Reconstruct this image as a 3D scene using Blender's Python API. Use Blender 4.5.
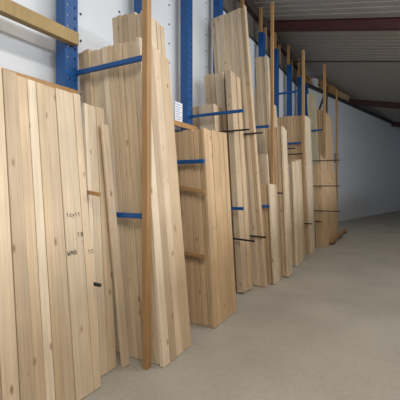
import bpy, bmesh, math, random
from mathutils import Vector, Matrix

random.seed(11)
for o in list(bpy.data.objects):
    bpy.data.objects.remove(o, do_unlink=True)
SC = bpy.context.scene
COL = SC.collection

# ------------------------------------------------------------------ camera
YAW = math.radians(29.4)
FPX, HOR, CAMH = 343.0, 186.0, 1.55
cam_d = bpy.data.cameras.new('camera')
cam = bpy.data.objects.new('camera', cam_d)
COL.objects.link(cam)
cam.location = (0, 0, CAMH)
cam.rotation_euler = (math.radians(90), 0, YAW)
cam_d.sensor_width = 36.0
cam_d.lens = FPX / 400 * 36
cam_d.shift_y = -(200 - HOR) / 400
cam_d.clip_start = 0.05
SC.camera = cam

# ------------------------------------------------------------------ world, lights, exposure
vs = SC.view_settings
vs.view_transform = 'Standard'
vs.look = 'None'
vs.gamma = 1.0
vs.exposure = 0.12
vs.use_curve_mapping = False
world = bpy.data.worlds.new('world')
SC.world = world
world.use_nodes = True
world.node_tree.nodes['Background'].inputs[0].default_value = (0.75, 0.85, 1.0, 1)
world.node_tree.nodes['Background'].inputs[1].default_value = 0.3


def area(name, loc, target, sx, sy, power, col):
    l = bpy.data.lights.new(name, 'AREA')
    l.shape = 'RECTANGLE'
    l.size, l.size_y, l.energy, l.color = sx, sy, power, col
    o = bpy.data.objects.new(name, l)
    o.location = loc
    o.rotation_euler = (Vector(target) - Vector(loc)).to_track_quat('-Z', 'Y').to_euler()
    COL.objects.link(o)
    return o


# daylight through the strip window high in the opposite wall, and two roof lights
area('strip_window_light', (4.85, 3.0, 3.65), (-3, 3.0, 3.65), 12.5, 0.7, 400, (0.88, 0.94, 1.0))
area('roof_light_front', (1.1, -0.8, 5.0), (1.1, -0.8, 0), 0.8, 2.4, 210, (1.0, 0.95, 0.88))
area('roof_light_middle', (1.1, 4.6, 5.0), (1.1, 4.6, 0), 0.8, 2.4, 90, (1.0, 0.95, 0.88))
area('roof_light_rear', (1.1, 11.0, 5.0), (1.1, 11.0, 0), 0.8, 2.4, 40, (1.0, 0.95, 0.88))


# ------------------------------------------------------------------ photo pixel -> direction
FW = Vector((-math.sin(YAW), math.cos(YAW), 0))
RT = Vector((math.cos(YAW), math.sin(YAW), 0))
CAM = Vector((0, 0, CAMH))


def ray(px, py):
    return FW + RT * ((px - 200) / FPX) + Vector((0, 0, (HOR - py) / FPX))


def hit(px, py, p0, nrm):
    d = ray(px, py)
    return CAM + d * ((p0 - CAM).dot(nrm) / d.dot(nrm))


# ------------------------------------------------------------------ materials
def new_mat(name):
    m = bpy.data.materials.new(name)
    m.use_nodes = True
    nt = m.node_tree
    b = nt.nodes['Principled BSDF']
    return m, nt, b


def plain(name, col, rough=0.6, metal=0.0, var=0.08, scale=6.0, bump=0.0):
    m, nt, b = new_mat(name)
    tc = nt.nodes.new('ShaderNodeTexCoord')
    nz = nt.nodes.new('ShaderNodeTexNoise')
    nz.inputs['Scale'].default_value = scale
    nz.inputs['Detail'].default_value = 5
    nt.links.new(tc.outputs['Object'], nz.inputs['Vector'])
    rp = nt.nodes.new('ShaderNodeValToRGB')
    rp.color_ramp.elements[0].position = 0.3
    rp.color_ramp.elements[1].position = 0.7
    rp.color_ramp.elements[0].color = [c * (1 - var) for c in col] + [1]
    rp.color_ramp.elements[1].color = [min(1, c * (1 + var)) for c in col] + [1]
    nt.links.new(nz.outputs['Fac'], rp.inputs['Fac'])
    nt.links.new(rp.outputs['Color'], b.inputs['Base Color'])
    b.inputs['Roughness'].default_value = rough
    b.inputs['Metallic'].default_value = metal
    if bump:
        bp = nt.nodes.new('ShaderNodeBump')
        bp.inputs['Strength'].default_value = bump
        bp.inputs['Distance'].default_value = 0.004
        nt.links.new(nz.outputs['Fac'], bp.inputs['Height'])
        nt.links.new(bp.outputs['Normal'], b.inputs['Normal'])
    return m


def wood(name, stops, knots=True, rough=0.62):
    """planed softwood: per-board tint, long grain streaks, scattered knots"""
    m, nt, b = new_mat(name)
    N, L = nt.nodes.new, nt.links.new
    tc = N('ShaderNodeTexCoord')
    oi = N('ShaderNodeObjectInfo')
    off = N('ShaderNodeVectorMath'); off.operation = 'MULTIPLY_ADD'
    cmb = N('ShaderNodeCombineXYZ')
    for i in range(3):
        L(oi.outputs['Random'], cmb.inputs[i])
    L(cmb.outputs[0], off.inputs[0])
    off.inputs[1].default_value = (37.0, 53.0, 71.0)
    L(tc.outputs['Object'], off.inputs[2])
    # tint per board
    rp = N('ShaderNodeValToRGB')
    cr = rp.color_ramp
    while len(cr.elements) < len(stops):
        cr.elements.new(0.5)
    for i, c in enumerate(stops):
        cr.elements[i].position = i / (len(stops) - 1)
        cr.elements[i].color = (*c, 1)
    L(oi.outputs['Random'], rp.inputs['Fac'])
    # grain
    mp = N('ShaderNodeMapping'); mp.inputs['Scale'].default_value = (60, 60, 1.6)
    L(off.outputs[0], mp.inputs['Vector'])
    gr = N('ShaderNodeTexNoise'); gr.inputs['Scale'].default_value = 1.0
    gr.inputs['Detail'].default_value = 4; gr.inputs['Distortion'].default_value = 0.6
    L(mp.outputs[0], gr.inputs['Vector'])
    gm = N('ShaderNodeMapRange')
    gm.inputs['From Min'].default_value = 0.3; gm.inputs['From Max'].default_value = 0.75
    gm.inputs['To Min'].default_value = 1.07; gm.inputs['To Max'].default_value = 0.80
    L(gr.outputs['Fac'], gm.inputs['Value'])
    mx = N('ShaderNodeMix'); mx.data_type = 'RGBA'; mx.blend_type = 'MULTIPLY'
    mx.inputs['Factor'].default_value = 1.0
    L(rp.outputs['Color'], mx.inputs['A'])
    L(gm.outputs['Result'], mx.inputs['B'])
    col = mx.outputs['Result']
    # broad blotches
    bl = N('ShaderNodeTexNoise'); bl.inputs['Scale'].default_value = 2.3
    L(off.outputs[0], bl.inputs['Vector'])
    bm_ = N('ShaderNodeMapRange')
    bm_.inputs['From Min'].default_value = 0.3; bm_.inputs['From Max'].default_value = 0.7
    bm_.inputs['To Min'].default_value = 0.9; bm_.inputs['To Max'].default_value = 1.06
    L(bl.outputs['Fac'], bm_.inputs['Value'])
    mx2 = N('ShaderNodeMix'); mx2.data_type = 'RGBA'; mx2.blend_type = 'MULTIPLY'
    mx2.inputs['Factor'].default_value = 1.0
    L(col, mx2.inputs['A']); L(bm_.outputs['Result'], mx2.inputs['B'])
    col = mx2.outputs['Result']
    if knots:
        mk = N('ShaderNodeMapping'); mk.inputs['Scale'].default_value = (8.0, 8.0, 3.4)
        L(off.outputs[0], mk.inputs['Vector'])
        vo = N('ShaderNodeTexVoronoi'); vo.inputs['Scale'].default_value = 1.0
        L(mk.outputs[0], vo.inputs['Vector'])
        km = N('ShaderNodeMapRange')
        km.inputs['From Min'].default_value = 0.05; km.inputs['From Max'].default_value = 0.13
        km.inputs['To Min'].default_value = 0.75; km.inputs['To Max'].default_value = 0.0
        L(vo.outputs['Distance'], km.inputs['Value'])
        mx3 = N('ShaderNodeMix'); mx3.data_type = 'RGBA'
        L(km.outputs['Result'], mx3.inputs['Factor'])
        L(col, mx3.inputs['A'])
        mx3.inputs['B'].default_value = (0.20, 0.10, 0.045, 1)
        col = mx3.outputs['Result']
    L(col, b.inputs['Base Color'])
    b.inputs['Roughness'].default_value = rough
    bp = N('ShaderNodeBump'); bp.inputs['Strength'].default_value = 0.15
    bp.inputs['Distance'].default_value = 0.002
    L(gr.outputs['Fac'], bp.inputs['Height'])
    L(bp.outputs['Normal'], b.inputs['Normal'])
    return m


M_PINE = wood('pine_wood', [(0.51, 0.375, 0.23), (0.71, 0.57, 0.40), (0.57, 0.42, 0.265), (0.75, 0.62, 0.455), (0.48, 0.36, 0.235), (0.66, 0.51, 0.335)])
M_TAN = wood('tan_pine_wood', [(0.52, 0.35, 0.19), (0.60, 0.42, 0.25), (0.55, 0.38, 0.21)])
M_GREEN = wood('treated_green_wood', [(0.54, 0.47, 0.30), (0.60, 0.52, 0.35)])
M_STICK = wood('brown_batten_wood', [(0.34, 0.19, 0.075), (0.40, 0.23, 0.095)])
M_RAIL = wood('orange_rail_wood', [(0.46, 0.25, 0.09), (0.50, 0.29, 0.12)])
M_OLDBEAM = wood('weathered_yellow_beam_wood', [(0.36, 0.25, 0.10), (0.40, 0.28, 0.12)], knots=False)
M_BLUE = plain('blue_rack_paint', (0.006, 0.075, 0.25), 0.42, 0.0, 0.12)
M_BLACK = plain('black_steel', (0.012, 0.012, 0.014), 0.5)
M_WALL = plain('white_wall_panel', (0.72, 0.74, 0.76), 0.5, 0, 0.03, 1.5)
M_UPPER = plain('shade_toned_upper_wall', (0.12, 0.10, 0.085), 0.8, 0, 0.2, 3)  # shade on the top of the long wall, put into its colour
M_MAROON = plain('maroon_steel_paint', (0.075, 0.022, 0.022), 0.55, 0, 0.15)
M_EAVES = plain('dark_brown_eaves', (0.045, 0.028, 0.024), 0.7)
M_DARK = plain('dark_steel', (0.03, 0.028, 0.028), 0.6)
M_PAPER = plain('white_paper', (0.82, 0.84, 0.86), 0.7, 0, 0.02)
M_INK = plain('blue_grey_ink', (0.22, 0.28, 0.45), 0.8, 0, 0.02)
M_MARK = plain('dark_marker_ink', (0.035, 0.025, 0.02), 0.8, 0, 0.02)
M_BLOCKER = plain('tan_board', (0.40, 0.29, 0.18), 0.8, 0, 0.1)
M_WRAP = plain('white_plastic_wrap', (0.75, 0.77, 0.8), 0.3)
M_GREYBOX = plain('grey_plastic', (0.25, 0.26, 0.28), 0.5)


def floor_mat():
    m, nt, b = new_mat('grey_concrete')
    N, L = nt.nodes.new, nt.links.new
    tc = N('ShaderNodeTexCoord')
    a = N('ShaderNodeTexNoise'); a.inputs['Scale'].default_value = 1.1; a.inputs['Detail'].default_value = 8
    c = N('ShaderNodeTexNoise'); c.inputs['Scale'].default_value = 45; c.inputs['Detail'].default_value = 3
    L(tc.outputs['Object'], a.inputs['Vector']); L(tc.outputs['Object'], c.inputs['Vector'])
    mx = N('ShaderNodeMix'); mx.inputs['Factor'].default_value = 0.35
    L(a.outputs['Fac'], mx.inputs['A']); L(c.outputs['Fac'], mx.inputs['B'])
    rp = N('ShaderNodeValToRGB')
    rp.color_ramp.elements[0].position = 0.36; rp.color_ramp.elements[0].color = (0.30, 0.282, 0.245, 1)
    rp.color_ramp.elements[1].position = 0.66; rp.color_ramp.elements[1].color = (0.40, 0.378, 0.33, 1)
    L(mx.outputs['Result'], rp.inputs['Fac'])
    L(rp.outputs['Color'], b.inputs['Base Color'])
    b.inputs['Roughness'].default_value = 0.55
    return m


def roof_mat():
    m, nt, b = new_mat('grey_roof_sheet')
    N, L = nt.nodes.new, nt.links.new
    tc = N('ShaderNodeTexCoord')
    nz = N('ShaderNodeTexNoise'); nz.inputs['Scale'].default_value = 2.0; nz.inputs['Detail'].default_value = 5
    L(tc.outputs['Object'], nz.inputs['Vector'])
    rp = N('ShaderNodeValToRGB')
    rp.color_ramp.elements[0].color = (0.36, 0.335, 0.315, 1)
    rp.color_ramp.elements[1].color = (0.46, 0.435, 0.405, 1)
    L(nz.outputs['Fac'], rp.inputs['Fac'])
    L(rp.outputs['Color'], b.inputs['Base Color'])
    b.inputs['Roughness'].default_value = 0.6
    return m


M_FLOOR, M_ROOF = floor_mat(), roof_mat()


# ------------------------------------------------------------------ mesh helpers
def link(name, me, mat, parent=None):
    o = bpy.data.objects.new(name, me)
    if not me.materials:
        me.materials.append(mat)
    COL.objects.link(o)
    if parent is not None:
        o.parent = parent
    return o


def bm_box(bm, lo, hi, bevel=0.0):
    r = bmesh.ops.create_cube(bm, size=1.0)
    vsn = r['verts']
    for v in vsn:
        v.co = Vector([lo[i] + (v.co[i] + 0.5) * (hi[i] - lo[i]) for i in range(3)])
    if bevel:
        es = list({e for v in vsn for e in v.link_edges})
        bmesh.ops.bevel(bm, geom=es, offset=bevel, segments=1, affect='EDGES')


def bm_cyl(bm, p0, p1, r, seg=10):
    p0, p1 = Vector(p0), Vector(p1)
    d = p1 - p0
    q = d.to_track_quat('Z', 'Y').to_matrix().to_4x4()
    bmesh.ops.create_cone(bm, cap_ends=True, segments=seg, radius1=r, radius2=r, depth=d.length,
                          matrix=Matrix.Translation((p0 + p1) / 2) @ q)


def done(bm, name):
    me = bpy.data.meshes.new(name)
    bm.to_mesh(me)
    bm.free()
    return me


def box(name, lo, hi, mat, parent=None, bevel=0.0):
    """box mesh whose origin lies at the middle of its underside"""
    o = Vector(((lo[0] + hi[0]) / 2, (lo[1] + hi[1]) / 2, lo[2]))
    bm = bmesh.new()
    bm_box(bm, Vector(lo) - o, Vector(hi) - o, bevel)
    ob = link(name, done(bm, name), mat, None)
    ob.location = o
    if parent is not None:
        ob.parent = parent
        ob.location = o - parent.location
    return ob


def empty(name, loc):
    o = bpy.data.objects.new(name, None)
    o.empty_display_size = 0.1
    o.location = loc
    COL.objects.link(o)
    return o


def tag(o, label, cat, group=None):
    n = len(label.split())
    assert 4 <= n <= 16, (n, label)
    o['label'] = label
    o['category'] = cat
    if group:
        o['group'] = group
    return o


def struct(o):
    o['kind'] = 'structure'
    return o


ORD = ['first', 'second', 'third', 'fourth', 'fifth', 'sixth', 'seventh', 'eighth', 'ninth', 'tenth', 'eleventh',
       'twelfth', 'thirteenth', 'fourteenth', 'fifteenth', 'sixteenth', 'seventeenth', 'eighteenth', 'nineteenth',
       'twentieth']

# ------------------------------------------------------------------ the building
WX = -2.95            # inner face of the long wall


def roof_z(x):
    return 5.98 - 0.21 * (x + 2.9)


struct(box('floor', (-3.2, -3.5, -0.1), (5.0, 27.2, 0.0), M_FLOOR))
wl = struct(box('wall_left', (WX - 0.12, -3.5, 0), (WX, 13.0, 5.12), M_WALL))
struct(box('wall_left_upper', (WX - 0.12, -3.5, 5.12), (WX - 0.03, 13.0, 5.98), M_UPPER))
# right wall with an opening for the strip window
struct(box('wall_right', (5.0, -3.5, 0), (5.1, 27.2, 2.6), M_WALL))
struct(box('wall_right_upper', (5.0, -3.5, 4.05), (5.1, 27.2, 4.5), M_WALL))
# added unseen blocker across the aisle, keeps window light off the plank feet
struct(box('light_blocker', (1.75, -3.5, 0), (1.83, 14.0, 2.4), M_BLOCKER))
struct(box('wall_back', (-3.1, -3.6, 0), (5.1, -3.5, 6.1), M_WALL))
struct(box('wall_end', (-3.1, 27.2, 0), (5.1, 27.3, 6.1), M_WALL))

# far side wall that runs away at an angle beyond the racks
bm = bmesh.new()
bm_box(bm, (0, 0, 0), (14.6, 0.12, 5.25))
wa = struct(link('wall_far', done(bm, 'wall_far'), M_WALL))
wa.location = (-2.86, 13.0, 0)
wa.rotation_euler = (0, 0, math.atan2(2.7, 0.71))

# roof: profiled sheets sloping down from the long wall
bm = bmesh.new()
xs = [-3.1, 5.2]
ys, y = [], -3.6
prof = []
while y < 27.3:
    prof += [(y, 0.0), (y + 0.16, 0.0), (y + 0.18, 0.016), (y + 0.23, 0.016)]
    y += 0.25
rows = []
for (yy, dz) in prof:
    rows.append([bm.verts.new((x, yy, roof_z(x) + dz)) for x in xs])
for i in range(len(rows) - 1):
    bm.faces.new((rows[i][0], rows[i][1], rows[i + 1][1], rows[i + 1][0]))
struct(link('ceiling', done(bm, 'ceiling'), M_ROOF))

# maroon rafters (I-sections following the roof slope) and the dark eaves beam
ang = math.atan(0.21)


def rafter(y, n):
    bm = bmesh.new()
    bm_box(bm, (0, -0.07, -0.015), (8.1, 0.07, 0.0))
    bm_box(bm, (0, -0.008, -0.235), (8.1, 0.008, -0.015))
    bm_box(bm, (0, -0.07, -0.25), (8.1, 0.07, -0.235))
    o = struct(link('trim_%d' % n, done(bm, 'rafter'), M_MAROON))
    o.location = (-2.9, y, roof_z(-2.9) - 0.01)
    o.rotation_euler = (0, ang, 0)


for n, y in enumerate((3.4, 8.94, 18.0, 23.5)):
    rafter(y, n + 1)
struct(box('trim_5', (WX - 0.02, -3.5, 5.64), (WX + 0.10, 13.0, 5.84), M_EAVES))
struct(box('trim_6', (WX, -3.5, 5.05), (WX + 0.03, 13.0, 5.09), M_DARK))
# slender tie rod below the roof
bm = bmesh.new()
bm_cyl(bm, (-2.9, 10.8, 5.48), (4.9, 10.8, 4.10), 0.02)
struct(link('trim_7', done(bm, 'tie'), M_DARK))

# row of fasteners in the wall panels
bm = bmesh.new()
for yy in (1.45, 2.60, 3.2, 4.28, 5.45, 6.5, 7.6, 8.75, 9.9, 11.05):
    for j in range(10):
        bm_cyl(bm, (WX - 0.002, yy, 2.25 + 0.29 * j), (WX + 0.006, yy, 2.25 + 0.29 * j), 0.014, 8)
f = link('fastener', done(bm, 'fastener'), M_DARK, wl)
f.location = -wl.location
f['kind'] = 'stuff'


# ------------------------------------------------------------------ rack uprights
def column_mesh(h):
    """open-backed channel, slotted face toward the aisle (+x); base at z=0"""
    w, d, t = 0.15, 0.13, 0.006
    bm = bmesh.new()
    bm_box(bm, (-d, -w / 2, 0), (0, -w / 2 + t, h))
    bm_box(bm, (-d, w / 2 - t, 0), (0, w / 2, h))
    s = 0.009
    for sgn in (-1, 1):   # two lines of slots
        c = sgn * 0.038
        bm_box(bm, (-t, min(c + sgn * s, sgn * (w / 2 - t)), 0), (0, max(c + sgn * s, sgn * (w / 2 - t)), h))
        z = 0.0
        while z < h - 0.001:
            z1 = min(h, z + 0.072)
            bm_box(bm, (-t, c - s, z), (0, c + s, z1))
            z += 0.1
    bm_box(bm, (-t, -0.038 + s, 0), (0, 0.038 - s, h))
    return done(bm, 'column')


COLM = column_mesh(5.25)
PX = -2.71            # aisle-side face of the uprights


def arm(parent, y, x_end, h, mat=None, x0=PX, dz_end=0.0, name='divider_arm', th=0.045, tw=0.03, bevel=0.004):
    bm = bmesh.new()
    L = x_end - x0
    bm_box(bm, (0, -tw / 2, -th / 2), (L, tw / 2, th / 2), bevel)
    o = link(name, done(bm, name), mat or M_BLUE)
    loc = Vector((x0, y, h))
    o.location = loc - (parent.location if parent else Vector())
    o.rotation_euler = (0, -math.atan2(dz_end, L), 0)
    if parent:
        o.parent = parent
    return o


post_words = {
    2.28: 'blue slotted rack upright beside the yellow beam end',
    3.42: 'blue rack upright mostly hidden behind the second tall plank stack',
    4.50: 'blue slotted rack upright beside the white paper notice',
    5.60: 'blue rack upright behind the tallest plank stack',
    6.80: 'blue rack upright hidden behind the tall narrow plank stack',
    7.98: 'blue rack upright rising just above the narrow four metre stack',
    9.12: 'blue rack upright just left of the maroon rafter end',
    10.5: 'blue rack upright third from the far end of the rack',
    11.85: 'blue rack upright second from the far end of the rack',
    12.8: 'blue rack upright at the far end of the rack',
    1.16: 'blue rack upright nearest the camera in the first plank bay',
}
post = {}
for y, lab in post_words.items():
    e = empty('rack_upright', (PX, y, 0))
    tag(e, lab, 'rack upright', 'blue uprights along the wall')
    c = link('column', COLM, M_BLUE, e)
    box('base_plate', (PX - 0.15, y - 0.1, 0), (PX + 0.03, y + 0.1, 0.008), M_BLUE, e)
    if y > 6:
        box('timber_extension', (PX - 0.13, y - 0.045, 5.25), (PX - 0.06, y + 0.045, 5.88), M_STICK, e, 0.003)
    post[y] = e

arm(post[2.28], 2.335, -1.865, 2.655)
arm(post[2.28], 2.335, -1.865, 1.29)
arm(post[3.42], 3.275, -1.79, 1.82)
a = arm(post[3.42], 3.275, -1.775, 1.63, M_STICK, x0=-2.6, dz_end=-0.15, name='wooden_divider_arm'); a['label'] = 'brown wooden arm'
a = arm(post[3.42], 3.275, -1.775, 0.84, M_STICK, x0=-2.6, dz_end=-0.06, name='wooden_divider_arm'); a['label'] = 'brown wooden arm'
arm(post[4.50], 4.50, -1.83, 2.61)
arm(post[4.50], 4.52, -1.84, 1.23)
arm(post[5.60], 5.62, -1.83, 2.56)
arm(post[5.60], 5.215, -1.69, 1.23)
arm(post[7.98], 7.91, -1.82, 3.71)
arm(post[7.98], 7.91, -1.83, 2.53)
arm(post[7.98], 7.91, -1.82, 1.12)
arm(post[10.5], 10.21, -1.75, 3.15)

# thin black rods that also keep the planks apart
rods = [  # y, x_end, h, drop, place words
    (1.962, -2.00, 0.79, -0.02, 'low between the nearest planks on the left'),
    (4.74, -1.84, 2.38, 0.0, 'across the two bright planks below the blue arm'),
    (5.13, -1.77, 2.38, 0.0, 'across the tallest stack at head height'),
    (4.53, -1.68, 0.83, -0.05, 'low across the two planks left of the tallest stack'),
    (5.025, -1.68, 0.80, -0.03, 'low across the foot of the tallest stack'),
    (5.70, -1.62, 1.43, 0.0, 'just right of the short brown stack top'),
    (7.76, -1.74, 1.35, 0.0, 'just left of the third brown batten, above waist height'),
    (7.76, -1.76, 0.72, 0.0, 'low, just left of the third brown batten'),
    (7.945, -1.58, 0.70, 0.0, 'low, just right of the third brown batten'),
    (7.80, -1.93, 2.40, 0.0, 'close under the blue arm left of third batten'),
    (7.80, -1.76, 2.27, 0.0, 'below the blue arm touching the third batten'),
    (8.93, -1.12, 2.18, 0.0, 'topmost of three long ones at the far stack'),
    (8.93, -1.12, 1.55, 0.0, 'middle of three long ones at the far stack'),
    (8.93, -1.12, 0.93, 0.0, 'lowest of three long ones at the far stack'),
    (8.93, -1.55, 0.66, 0.0, 'shortest and lowest one at the far stack'),
]
for (y, xe, h, dz, words) in rods:
    o = arm(None, y, xe, h, M_BLACK, x0=-2.343 if y == 4.74 else (PX + 0.001 if min(abs(y - p) for p in post) < 0.1 else WX), dz_end=dz, name='divider_rod', th=0.024, tw=0.024, bevel=0.003)
    tag(o, 'black divider rod ' + words, 'rod', 'black rods between the planks')
o = arm(None, 1.985, -2.02, 1.60, M_STICK, x0=WX, dz_end=-0.12, name='wooden_peg', th=0.03, tw=0.024, bevel=0.003)
tag(o, 'small brown wooden peg between the nearest planks on the left', 'peg')

# timber rails fixed along the uprights
tag(box('timber_rail', (PX + 0.002, 0.2, 2.40), (PX + 0.05, 2.325, 2.475), M_RAIL, None, 0.003),
    'orange-brown timber rail across the nearest blue upright', 'rail')
tag(box('timber_rail', (PX + 0.002, 3.40, 2.40), (PX + 0.05, 4.62, 2.475), M_RAIL, None, 0.003),
    'orange-brown timber rail below the white paper notice', 'rail')
tag(box('timber_beam', (PX + 0.002, 0.2, 2.90), (PX + 0.08, 2.30, 3.02), M_OLDBEAM, None, 0.004),
    'weathered yellow timber beam ending at the nearest blue upright', 'beam')

# timber studs between the uprights, fixed to the upper wall
for (y, lab) in ((8.55, 'short timber stud under the eaves just before the maroon rafter'),
                 (9.8, 'short timber stud under the eaves just past the maroon rafter'),
                 (11.2, 'short timber stud under the eaves near the rack end')):
    tag(box('timber_stud', (WX + 0.03, y - 0.04, 5.09), (WX + 0.10, y + 0.04, 5.64), M_STICK, None, 0.003), lab, 'stud', 'studs under the eaves')

# vertical battens standing at the arm ends
battens = [
    (-1.832, 2.325, 0.06, 4.6, 'tall brown batten standing at the nearest blue arm ends'),
    (-1.785, 5.655, 0.05, 4.66, 'tall brown batten behind the short brown plank stack'),
    (-1.775, 7.91, 0.06, 4.62, 'third tall brown batten from the camera, below the rafter'),
    (-1.70, 10.21, 0.07, 5.0, 'fourth tall brown batten from the camera, near the white wall'),
    (-1.70, 12.62, 0.06, 4.9, 'farthest tall brown batten at the far end of the rack'),
]
for (x, y, s, h, lab) in battens:
    o = box('vertical_batten', (x - s / 2, y - s / 2, 0), (x + s / 2, y + s / 2, h), M_STICK, None, 0.004)
    tag(o, lab, 'batten', 'vertical battens along the rack')

# ------------------------------------------------------------------ planks
NPL = [0]
DBG = False


def plank(P0, n, w, a, n0, n1, w0, w1, L, mat, label, group, gap=0.0022):
    n0 += gap; n1 -= gap; w0 += gap; w1 -= gap
    s0 = -min(nn * n.z + ww * w.z for nn in (n0, n1) for ww in (w0, w1)) / a.z + 0.001
    bm = bmesh.new()
    hn, hw = (n1 - n0) / 2, (w1 - w0) / 2
    bm_box(bm, (-hn, -hw, 0), (hn, hw, L - s0), min(0.0025, hn * .3, hw * .3))
    o = link('timber_plank', done(bm, 'timber_plank'), mat)
    org = P0 + n * (n0 + hn) + w * (w0 + hw) + a * s0
    M = Matrix(((n.x, w.x, a.x, org.x), (n.y, w.y, a.y, org.y), (n.z, w.z, a.z, org.z), (0, 0, 0, 1)))
    o.matrix_world = M
    tag(o, label, 'plank', group)
    NPL[0] += 1
    return o


def frame(foot, lean, drift):
    a = Vector((-lean, drift, 1)).normalized()
    n = Vector((1, 0, 0)); n = (n - a * n.dot(a)).normalized()
    w = a.cross(n)
    return Vector((foot[0], foot[1], 0)), n, w, a


def pack(foot, lean, drift, side, front, words, side_w=0.12, t=0.045, mat=None, fmat=None, proud=0.014, hidden=()):
    """planks leaning on the rack. side: pixel points along the top of the flank that faces the
    camera (left to right, ending at the corner); front: points along the top of the aisle face."""
    mat = mat or M_PINE
    P0, n, w, a = frame(foot, lean, drift)
    out = []
    # flank: one plank per layer
    if side:
        co = []
        for (px, py) in side:
            v = hit(px, py, P0, w) - P0
            co.append((v.dot(n), v.dot(a)))
        tmax = -t if front else 0.0
        items = []
        for i in range(len(co) - 1):
            b0, b1 = co[i][0], min(co[i + 1][0], tmax)
            # stay in front of the wall
            ltop = max(co[i][1], co[i + 1][1])
            lim = (WX + 0.012 - (P0 + a * ltop).x) / n.x
            b0 = max(b0, lim)
            if b1 - b0 < 0.012:
                continue
            items.append((b0, b1, (co[i][1] + co[i + 1][1]) / 2))
        for k, (b0, b1, L) in enumerate(items):
            dw = random.uniform(0, proud * 2.2) if side_w > 0.06 else 0.0
            lab = '%s plank from the wall, flank of %s' % (ORD[k], words)
            out.append(plank(P0, n, w, a, b0, b1, dw, side_w, L + random.uniform(-.008, .008), mat, lab, 'flank of ' + words))
    if front:
        co = []
        for (px, py) in front:
            v = hit(px, py, P0, n) - P0
            co.append((v.dot(w), v.dot(a)))
        items = [(co[i][0], co[i + 1][0], (co[i][1] + co[i + 1][1]) / 2) for i in range(len(co) - 1)]
        items[0] = (0.0, items[0][1], items[0][2]) if side else items[0]
        if side:          # wide faces are several boards side by side
            sp = []
            for (b0, b1, L) in items:
                m = max(1, round((b1 - b0) / 0.125))
                for q in range(m):
                    sp.append((b0 + (b1 - b0) * q / m, b0 + (b1 - b0) * (q + 1) / m, L + (random.uniform(-.006, .004) if m > 1 else 0)))
            items = sp
        for k, (b0, b1, L) in enumerate(items):
            dn = random.uniform(-proud, 0)
            if len(items) == 1:
                lab = 'aisle-side plank at the front of %s' % words
            else:
                lab = '%s plank from left, aisle side of %s' % (ORD[k], words)
            if DBG: print(words, 'front', k, round(b0, 3), round(b1, 3), 'L', round(L, 2))
            out.append(plank(P0, n, w, a, -t, dn, b0, b1, L, fmat or mat, lab, 'aisle side of ' + words))
    return out, (P0, n, w, a)


# A: row nearest the camera, at the left edge of the photograph
topsA = [(-32, 54), (-14, 61), (3, 67), (17, 74), (28, 78), (37, 81), (45.5, 84), (56.5, 87.5), (74, 92.5), (81, 94)]
A, fA = pack((-1.95, 1.90), 0.125, 0.02, None, topsA, 'the row nearest the camera', t=0.045, proud=0.02)
# A2: next planks, set a little further back
A2, fA2 = pack((-2.05, 2.10), 0.10, 0.033, None, [(84.5, 102.5), (88.7, 104)], 'the thin board by the wooden peg', t=0.045)
A3, fA3 = pack((-2.045, 2.10), 0.10, 0.033, None, [(89.3, 104.5), (97, 106), (105, 108.5)], 'the shoulder-high pair left of the blue arm', t=0.045)
P1, _ = pack((-1.98, 2.25), 0.10, -0.02, None, [(103, 123.5), (110, 124.5)], 'the lone shorter board before the blue arm', t=0.045, fmat=M_PINE)

# B: big stack right behind the first batten
B1, _ = pack((-1.695, 2.385), 0.10, 0.008,
             [(75.5, 52.5), (82, 51), (88.5, 50), (94.5, 48.5), (101, 47.5), (106, 46), (110.5, 44), (115, 43.5), (119.5, 42), (125, 41.5), (130, 40.5), (135, 40), (140, 39.5), (145, 40)],
             [(145, 40), (153, 44), (160, 52), (170, 60)], 'the big stack at the first batten', side_w=0.12)
B2, _ = pack((-1.775, 2.55), 0.102, 0.03,
             [(111, 17), (116, 16), (120.5, 15), (126, 14), (134, 12), (140, 10.5), (146, 9)],
             [(146, 12), (157, 20), (160.3, 23.5), (164.5, 28)], 'the taller stack behind the first batten', side_w=0.12)
# C
C1, _ = pack((-1.68, 3.315), 0.07, 0.015,
             [(158, 133), (165, 132.5), (171, 132), (177, 131.5), (182, 131), (187, 130), (192, 129.5), (197, 129), (204.5, 128)],
             [(204.5, 128), (212, 130), (219.5, 131.5), (227, 133)], 'the stack under the white notice', side_w=0.12, mat=M_TAN, fmat=M_TAN)
# D, E
D1, _ = pack((-2.11, 4.545), 0.10, 0.05,
             [(190, 106.5), (193, 106), (198, 105.5), (203, 105), (208.5, 104), (214, 103)],
             [(214, 103), (218.5, 106), (223, 109)], 'the stack behind the second blue arm', side_w=0.12)
Eb, _ = pack((-1.97, 4.87), 0.10, 0.05,
             [(203, 75.5), (205, 75), (209, 74), (213.5, 73.2), (219.5, 72.5), (223, 72), (226, 71.5), (229.5, 71)], None, 'the stack left of the tallest one', side_w=0.09)
E1, _ = pack((-1.86, 4.57), 0.10, 0.09, None, [(230.6, 70), (235.5, 74)], 'the stack left of the tallest, brightest', t=0.10)
E2, _ = pack((-1.83, 4.757), 0.10, 0.09, None, [(237.4, 75), (241.0, 79)], 'the stack touching the tallest, bright', t=0.10)
E1[0]['label'] = 'bright tall plank below the second blue arm, left of its pair'
E2[0]['label'] = 'bright tall plank below the second blue arm, right of its pair'
for o in (E1[0], E2[0]):
    o['group'] = 'bright pair below the second blue arm'
A2[0]['label'] = 'thin plank squeezed between the nearest row and the shoulder-high pair'
P1[0]['label'] = 'lone shorter leaning plank whose top ends under nearest blue arm'
# F: the tallest
F1, _ = pack((-1.67, 5.02), 0.10, 0.058,
             [(210.5, 18.5), (214, 17), (218.5, 15.5), (223, 13.5), (227.5, 12), (232, 10), (236, 8.5), (240, 7), (243, 6), (245.5, 5)],
             [(245.5, 5), (247.2, 6)], 'the tallest stack', side_w=0.10)
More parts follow.
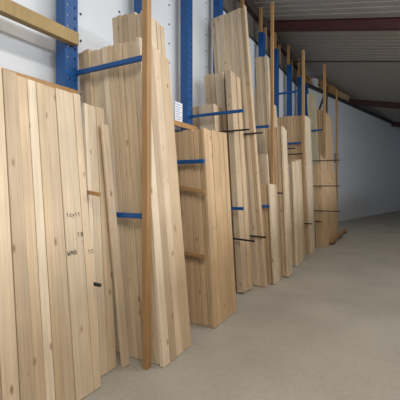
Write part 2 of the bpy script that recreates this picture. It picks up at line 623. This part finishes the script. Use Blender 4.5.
# H, K short ones in front of the second batten
H1, _ = pack((-1.60, 5.25), 0.065, 0.03, [(258.5, 184.5), (262, 184.5), (266, 184.2), (270.3, 184)], [(270.3, 184), (273.5, 184), (277.5, 184.3)],
             'the short waist-high stack', side_w=0.1, mat=M_TAN, fmat=M_PINE)
K1, _ = pack((-1.70, 5.545), 0.065, 0.0, [(257, 155), (260.3, 154.7), (263.7, 154.3), (267.5, 154)], None, 'the low stack behind the short one', side_w=0.04, mat=M_PINE)
# G, J
G1, _ = pack((-1.97, 6.60), 0.06, 0.03, [(247.5, 118), (251.5, 117.5), (255, 117), (255.05, 57.5), (258, 57.2), (261, 56.8), (264, 56.4), (266.5, 56)], [(266.5, 56), (269.5, 58.5)],
             'the narrow stack left of second batten', side_w=0.15)
J1, _ = pack((-1.93, 6.97), 0.085, 0.01, None, [(270.5, 101.5), (273.5, 103), (276.8, 106)], 'the pale pair right of second batten', t=0.1)
# I
I1, _ = pack((-1.53, 5.76), 0.065, 0.09, [(264, 128.5), (268, 128), (272.5, 127.5), (276, 127), (280, 126.5), (283, 126)], [(283, 126), (285, 128), (287.3, 130.5)],
             'the stack right of the second batten', side_w=0.12, mat=M_TAN, fmat=M_PINE)
# N
N1, _ = pack((-1.60, 6.66), 0.05, 0.04, [(286, 164), (289, 163.7), (291.2, 163.4), (293.7, 163)], [(293.7, 163), (296.5, 161), (299.5, 160), (301.5, 159)],
             'the low stack left of the third batten', side_w=0.12)
# M
M1, _ = pack((-1.64, 7.975), 0.04, 0.015, [(272, 117.5), (277, 117), (280, 116.8), (283, 116.5), (286.5, 116.3), (290, 116), (293, 116), (296, 115.7), (299, 115.5), (302, 115.2), (305.5, 115)],
             [(305.5, 115), (307, 116), (308.4, 117), (309.8, 118.5), (311.2, 120)], 'the stack behind the third batten', side_w=0.15, mat=M_TAN, fmat=M_PINE)
# Q: greenish treated boards, R: stack beside the fourth batten
Q1, _ = pack((-1.75, 10.26), 0.05, 0.0, [(306.5, 94), (309, 93.5), (311, 93.2), (313, 93), (315, 92.8)], None, 'the tall greenish stack', side_w=0.12, mat=M_GREEN)
R1, _ = pack((-1.60, 10.40), 0.04, 0.0, [(315.3, 109.5), (317.5, 109.3), (320, 109.2), (322.5, 109)], [(322.5, 109), (325, 111), (327.5, 113), (330, 116), (332, 120)],
             'the stack at the fourth batten', side_w=0.12, mat=M_TAN)
# T: low row at the far end, seen along the aisle
pts, y = [], 9.0
k = 0
P0, n_, w_, a_ = frame((-1.46, 9.02), 0.05, 0.0)
T_items = []
while y < 12.4:
    wd = random.choice((0.09, 0.12, 0.15))
    T_items.append((y - 9.0, y - 9.0 + wd)); y += wd
for k, (b0, b1) in enumerate(T_items[:20]):
    L = (2.2, 2.34, 2.0, 2.3, 1.9, 2.15, 2.3, 2.05, 2.2, 1.95)[k % 10]
    plank(P0, n_, w_, a_, -0.06, random.uniform(-.04, 0), b0, b1, L, M_TAN,
          '%s plank from the left in the low row at the far end' % ORD[k], 'low row at the far end')
for k in range(3):
    plank(P0, n_, w_, a_, -0.06 - 0.06 * (k + 1), -0.06 - 0.06 * k, 0.0, 0.12, 2.15 - 0.06 * k, M_TAN,
          '%s plank behind the corner of the low row at far end' % ORD[k], 'corner of low row at the far end')


# ------------------------------------------------------------------ handwriting on the nearest planks
GLY = {
    '1': [[(0.2, 0.75), (0.5, 1), (0.5, 0)]],
    '0': [[(0.5, 1), (0.1, 0.75), (0.1, 0.25), (0.5, 0), (0.9, 0.25), (0.9, 0.75), (0.5, 1)]],
    '8': [[(0.5, 0.52), (0.1, 0.75), (0.5, 1), (0.9, 0.75), (0.5, 0.52), (0.05, 0.25), (0.5, 0), (0.95, 0.25), (0.5, 0.52)]],
    '9': [[(0.9, 0.7), (0.5, 0.5), (0.15, 0.75), (0.5, 1), (0.9, 0.7), (0.6, 0)]],
    'c': [[(0.85, 0.6), (0.45, 0.75), (0.15, 0.35), (0.45, 0.0), (0.9, 0.15)]],
    'y': [[(0.1, 0.7), (0.45, 0.2)], [(0.9, 0.75), (0.2, -0.35)]],
    'M': [[(0.05, 0), (0.15, 1), (0.5, 0.35), (0.85, 1), (0.95, 0)]],
    'W': [[(0.05, 1), (0.25, 0), (0.5, 0.6), (0.75, 0), (0.95, 1)]],
    '/': [[(0.1, -0.1), (0.9, 1.1)]],
}


def writing(pl, fr, px, py, text, size, thick=0.005):
    P0, n, w, a = fr
    c = hit(px, py, P0, n)
    bm = bmesh.new()
    x = 0.0
    for ch in text:
        for st in GLY[ch]:
            for i in range(len(st) - 1):
                p = [w * (x + st[j][0] * size * 0.75) + a * (st[j][1] * size) for j in (i, i + 1)]
                d = (p[1] - p[0]).normalized()
                s = n.cross(d) * thick / 2
                q = [p[0] - s - d * thick / 3, p[1] - s + d * thick / 3, p[1] + s + d * thick / 3, p[0] + s - d * thick / 3]
                bm.faces.new([bm.verts.new(v + c + n * 0.0012) for v in q])
        x += size * 0.95
    mi = pl.matrix_world.inverted()
    me = done(bm, 'handwriting')
    me.transform(mi)
    o = link('handwriting', me, M_MARK, pl)
    o['label'] = 'dark handwritten marks'


# front-face offset of each plank is kept in its own frame
def face_frame(pl):
    mw = pl.matrix_world
    n = Vector(mw.col[0][:3]); w = Vector(mw.col[1][:3]); a = Vector(mw.col[2][:3])
    hn = max(v.co.x for v in pl.data.vertices)
    return (Vector(mw.translation) + n * hn, n, w, a)


def write_on(px, py, text, size):
    # the plank of the front row under that pixel
    best = None
    for pl in A + A2 + A3:
        fr = face_frame(pl)
        v = hit(px, py, fr[0], fr[1]) - fr[0]
        hw = max(q.co.y for q in pl.data.vertices)
        if abs(v.dot(fr[2])) <= hw:
            best = (pl, fr)
            break
    if best:
        writing(best[0], best[1], px, py, text, size)


bpy.context.view_layer.update()
write_on(66.5, 217, '1cy11', 0.028)
write_on(77.3, 237, '18', 0.034)
write_on(67.5, 256, 'WM8', 0.032)
write_on(88, 254, '10', 0.032)

# ------------------------------------------------------------------ paper notice on the wall
NX = PX + 0.012
P0 = Vector((NX, 0, 0))
c0, c1 = hit(175.0, 101, P0, Vector((1, 0, 0))), hit(182.3, 122, P0, Vector((1, 0, 0)))
c1.z = 2.476                      # stands on the timber rail
e = empty('paper_notice', (NX, (c0.y + c1.y) / 2, c1.z))
tag(e, 'white printed paper notice standing on the rail beside blue upright', 'notice')
box('sheet', (NX - 0.002, c0.y, c1.z), (NX + 0.001, c1.y, c0.z), M_PAPER, e)
hh = c0.z - c1.z
ww = c1.y - c0.y
for k, (f0, f1) in enumerate(((0.1, 0.8), (0.1, 0.9), (0.1, 0.7), (0.1, 0.85), (0.1, 0.6), (0.1, 0.9), (0.1, 0.75))):
    zc = c0.z - hh * (0.12 + 0.125 * k)
    box('text_line', (NX + 0.001, c0.y + ww * f0, zc - 0.005), (NX + 0.002, c0.y + ww * f1, zc + 0.004), M_INK, e)

# ------------------------------------------------------------------ far end: ledge with stored goods, column, socket
DIR = Vector((0.71, 2.7, 0)).normalized()
NRM = Vector((DIR.y, -DIR.x, 0))
BASE = Vector((-2.86, 13.0, 0))
rz = math.atan2(DIR.y, DIR.x)


def far_box(name, s0, s1, d0, d1, z0, z1, mat, parent=None, bevel=0.004):
    bm = bmesh.new()
    bm_box(bm, (0, -(d1 - d0), 0), (s1 - s0, 0, z1 - z0), bevel)
    o = link(name, done(bm, name), mat)
    p = BASE + DIR * s0 + NRM * d0 + Vector((0, 0, z0))
    o.location = p
    o.rotation_euler = (0, 0, rz)
    if parent:
        bpy.context.view_layer.update()
        o.parent = parent
        o.matrix_parent_inverse = parent.matrix_world.inverted()
    return o


led = struct(far_box('trim_8', 0.0, 14.0, -0.9, 0.10, 5.25, 5.37, M_DARK))
goods = [
    (0.05, 0.50, 0.30, 'bundle', 'dark brown bundle at the near end of far ledge', M_STICK),
    (0.55, 1.05, 0.34, 'bundle', 'white wrapped bundle on the far ledge', M_WRAP),
    (1.1, 1.9, 0.42, 'bundle', 'brown timber bundle just right of the white wrapped one', M_STICK),
    (1.95, 2.8, 0.38, 'bundle', 'reddish-brown bundle in the middle of far ledge', M_RAIL),
    (2.9, 4.2, 0.30, 'bundle', 'farthest tan timber bundle on the far ledge', M_TAN),
]
for (s0, s1, h, cat, lab, mt) in goods:
    p = BASE + DIR * s0 + Vector((0, 0, 5.37))
    e = empty('timber_bundle', p)
    e.rotation_euler = (0, 0, rz)
    tag(e, lab, cat, 'bundles stored on the far ledge')
    bpy.context.view_layer.update()
    nl = 4
    for i in range(nl):
        for j in range(3):
            r = random.uniform(0, 0.12)
            far_box('board', s0 + r, s1 - random.uniform(0, 0.15), 0.08 - 0.25 * (j + 1), 0.08 - 0.25 * j - 0.01, 5.372 + h / nl * i, 5.37 + h / nl * (i + 1) - 0.006, mt, e)
    for q in (0.25, 0.75):
        s = s0 + (s1 - s0) * q
        far_box('strap', s, s + 0.04, -0.70, 0.095, 5.37 + h - 0.004, 5.37 + h + 0.006, M_BLACK, e)

# far steel column with a diagonal brace
e = empty('steel_column', (-1.87, 11.55, 0))
tag(e, 'dark steel column with diagonal brace right of the fourth batten', 'column')
box('shaft', (-1.91, 11.51, 0), (-1.83, 11.59, 4.72), M_DARK, e)
bm = bmesh.new()
bm_box(bm, (-0.03, -0.03, 0), (0.03, 0.03, 0.85))
o = link('brace', done(bm, 'brace'), M_DARK, e)
o.location = (-0.27, 0, 3.85)
o.rotation_euler = (0, math.radians(19), 0)

# small grey socket on the white far wall
so = far_box('socket_box', 2.6, 2.85, 0.0, 0.08, 2.55, 2.95, M_GREYBOX)
tag(so, 'small grey socket box on the white far wall', 'socket')
# bearer under the far row, on short black feet
e = empty('floor_bearer', (-1.40, 9.6, 0))
tag(e, 'brown timber bearer on black feet before the far low row', 'bearer')
box('beam', (-1.44, 9.5, 0.05), (-1.36, 12.4, 0.13), M_STICK, e, 0.004)
for y in (9.7, 10.9, 12.2):
    box('foot', (-1.45, y - 0.05, 0), (-1.35, y + 0.05, 0.05), M_BLACK, e, 0.004)
print('planks', NPL[0])
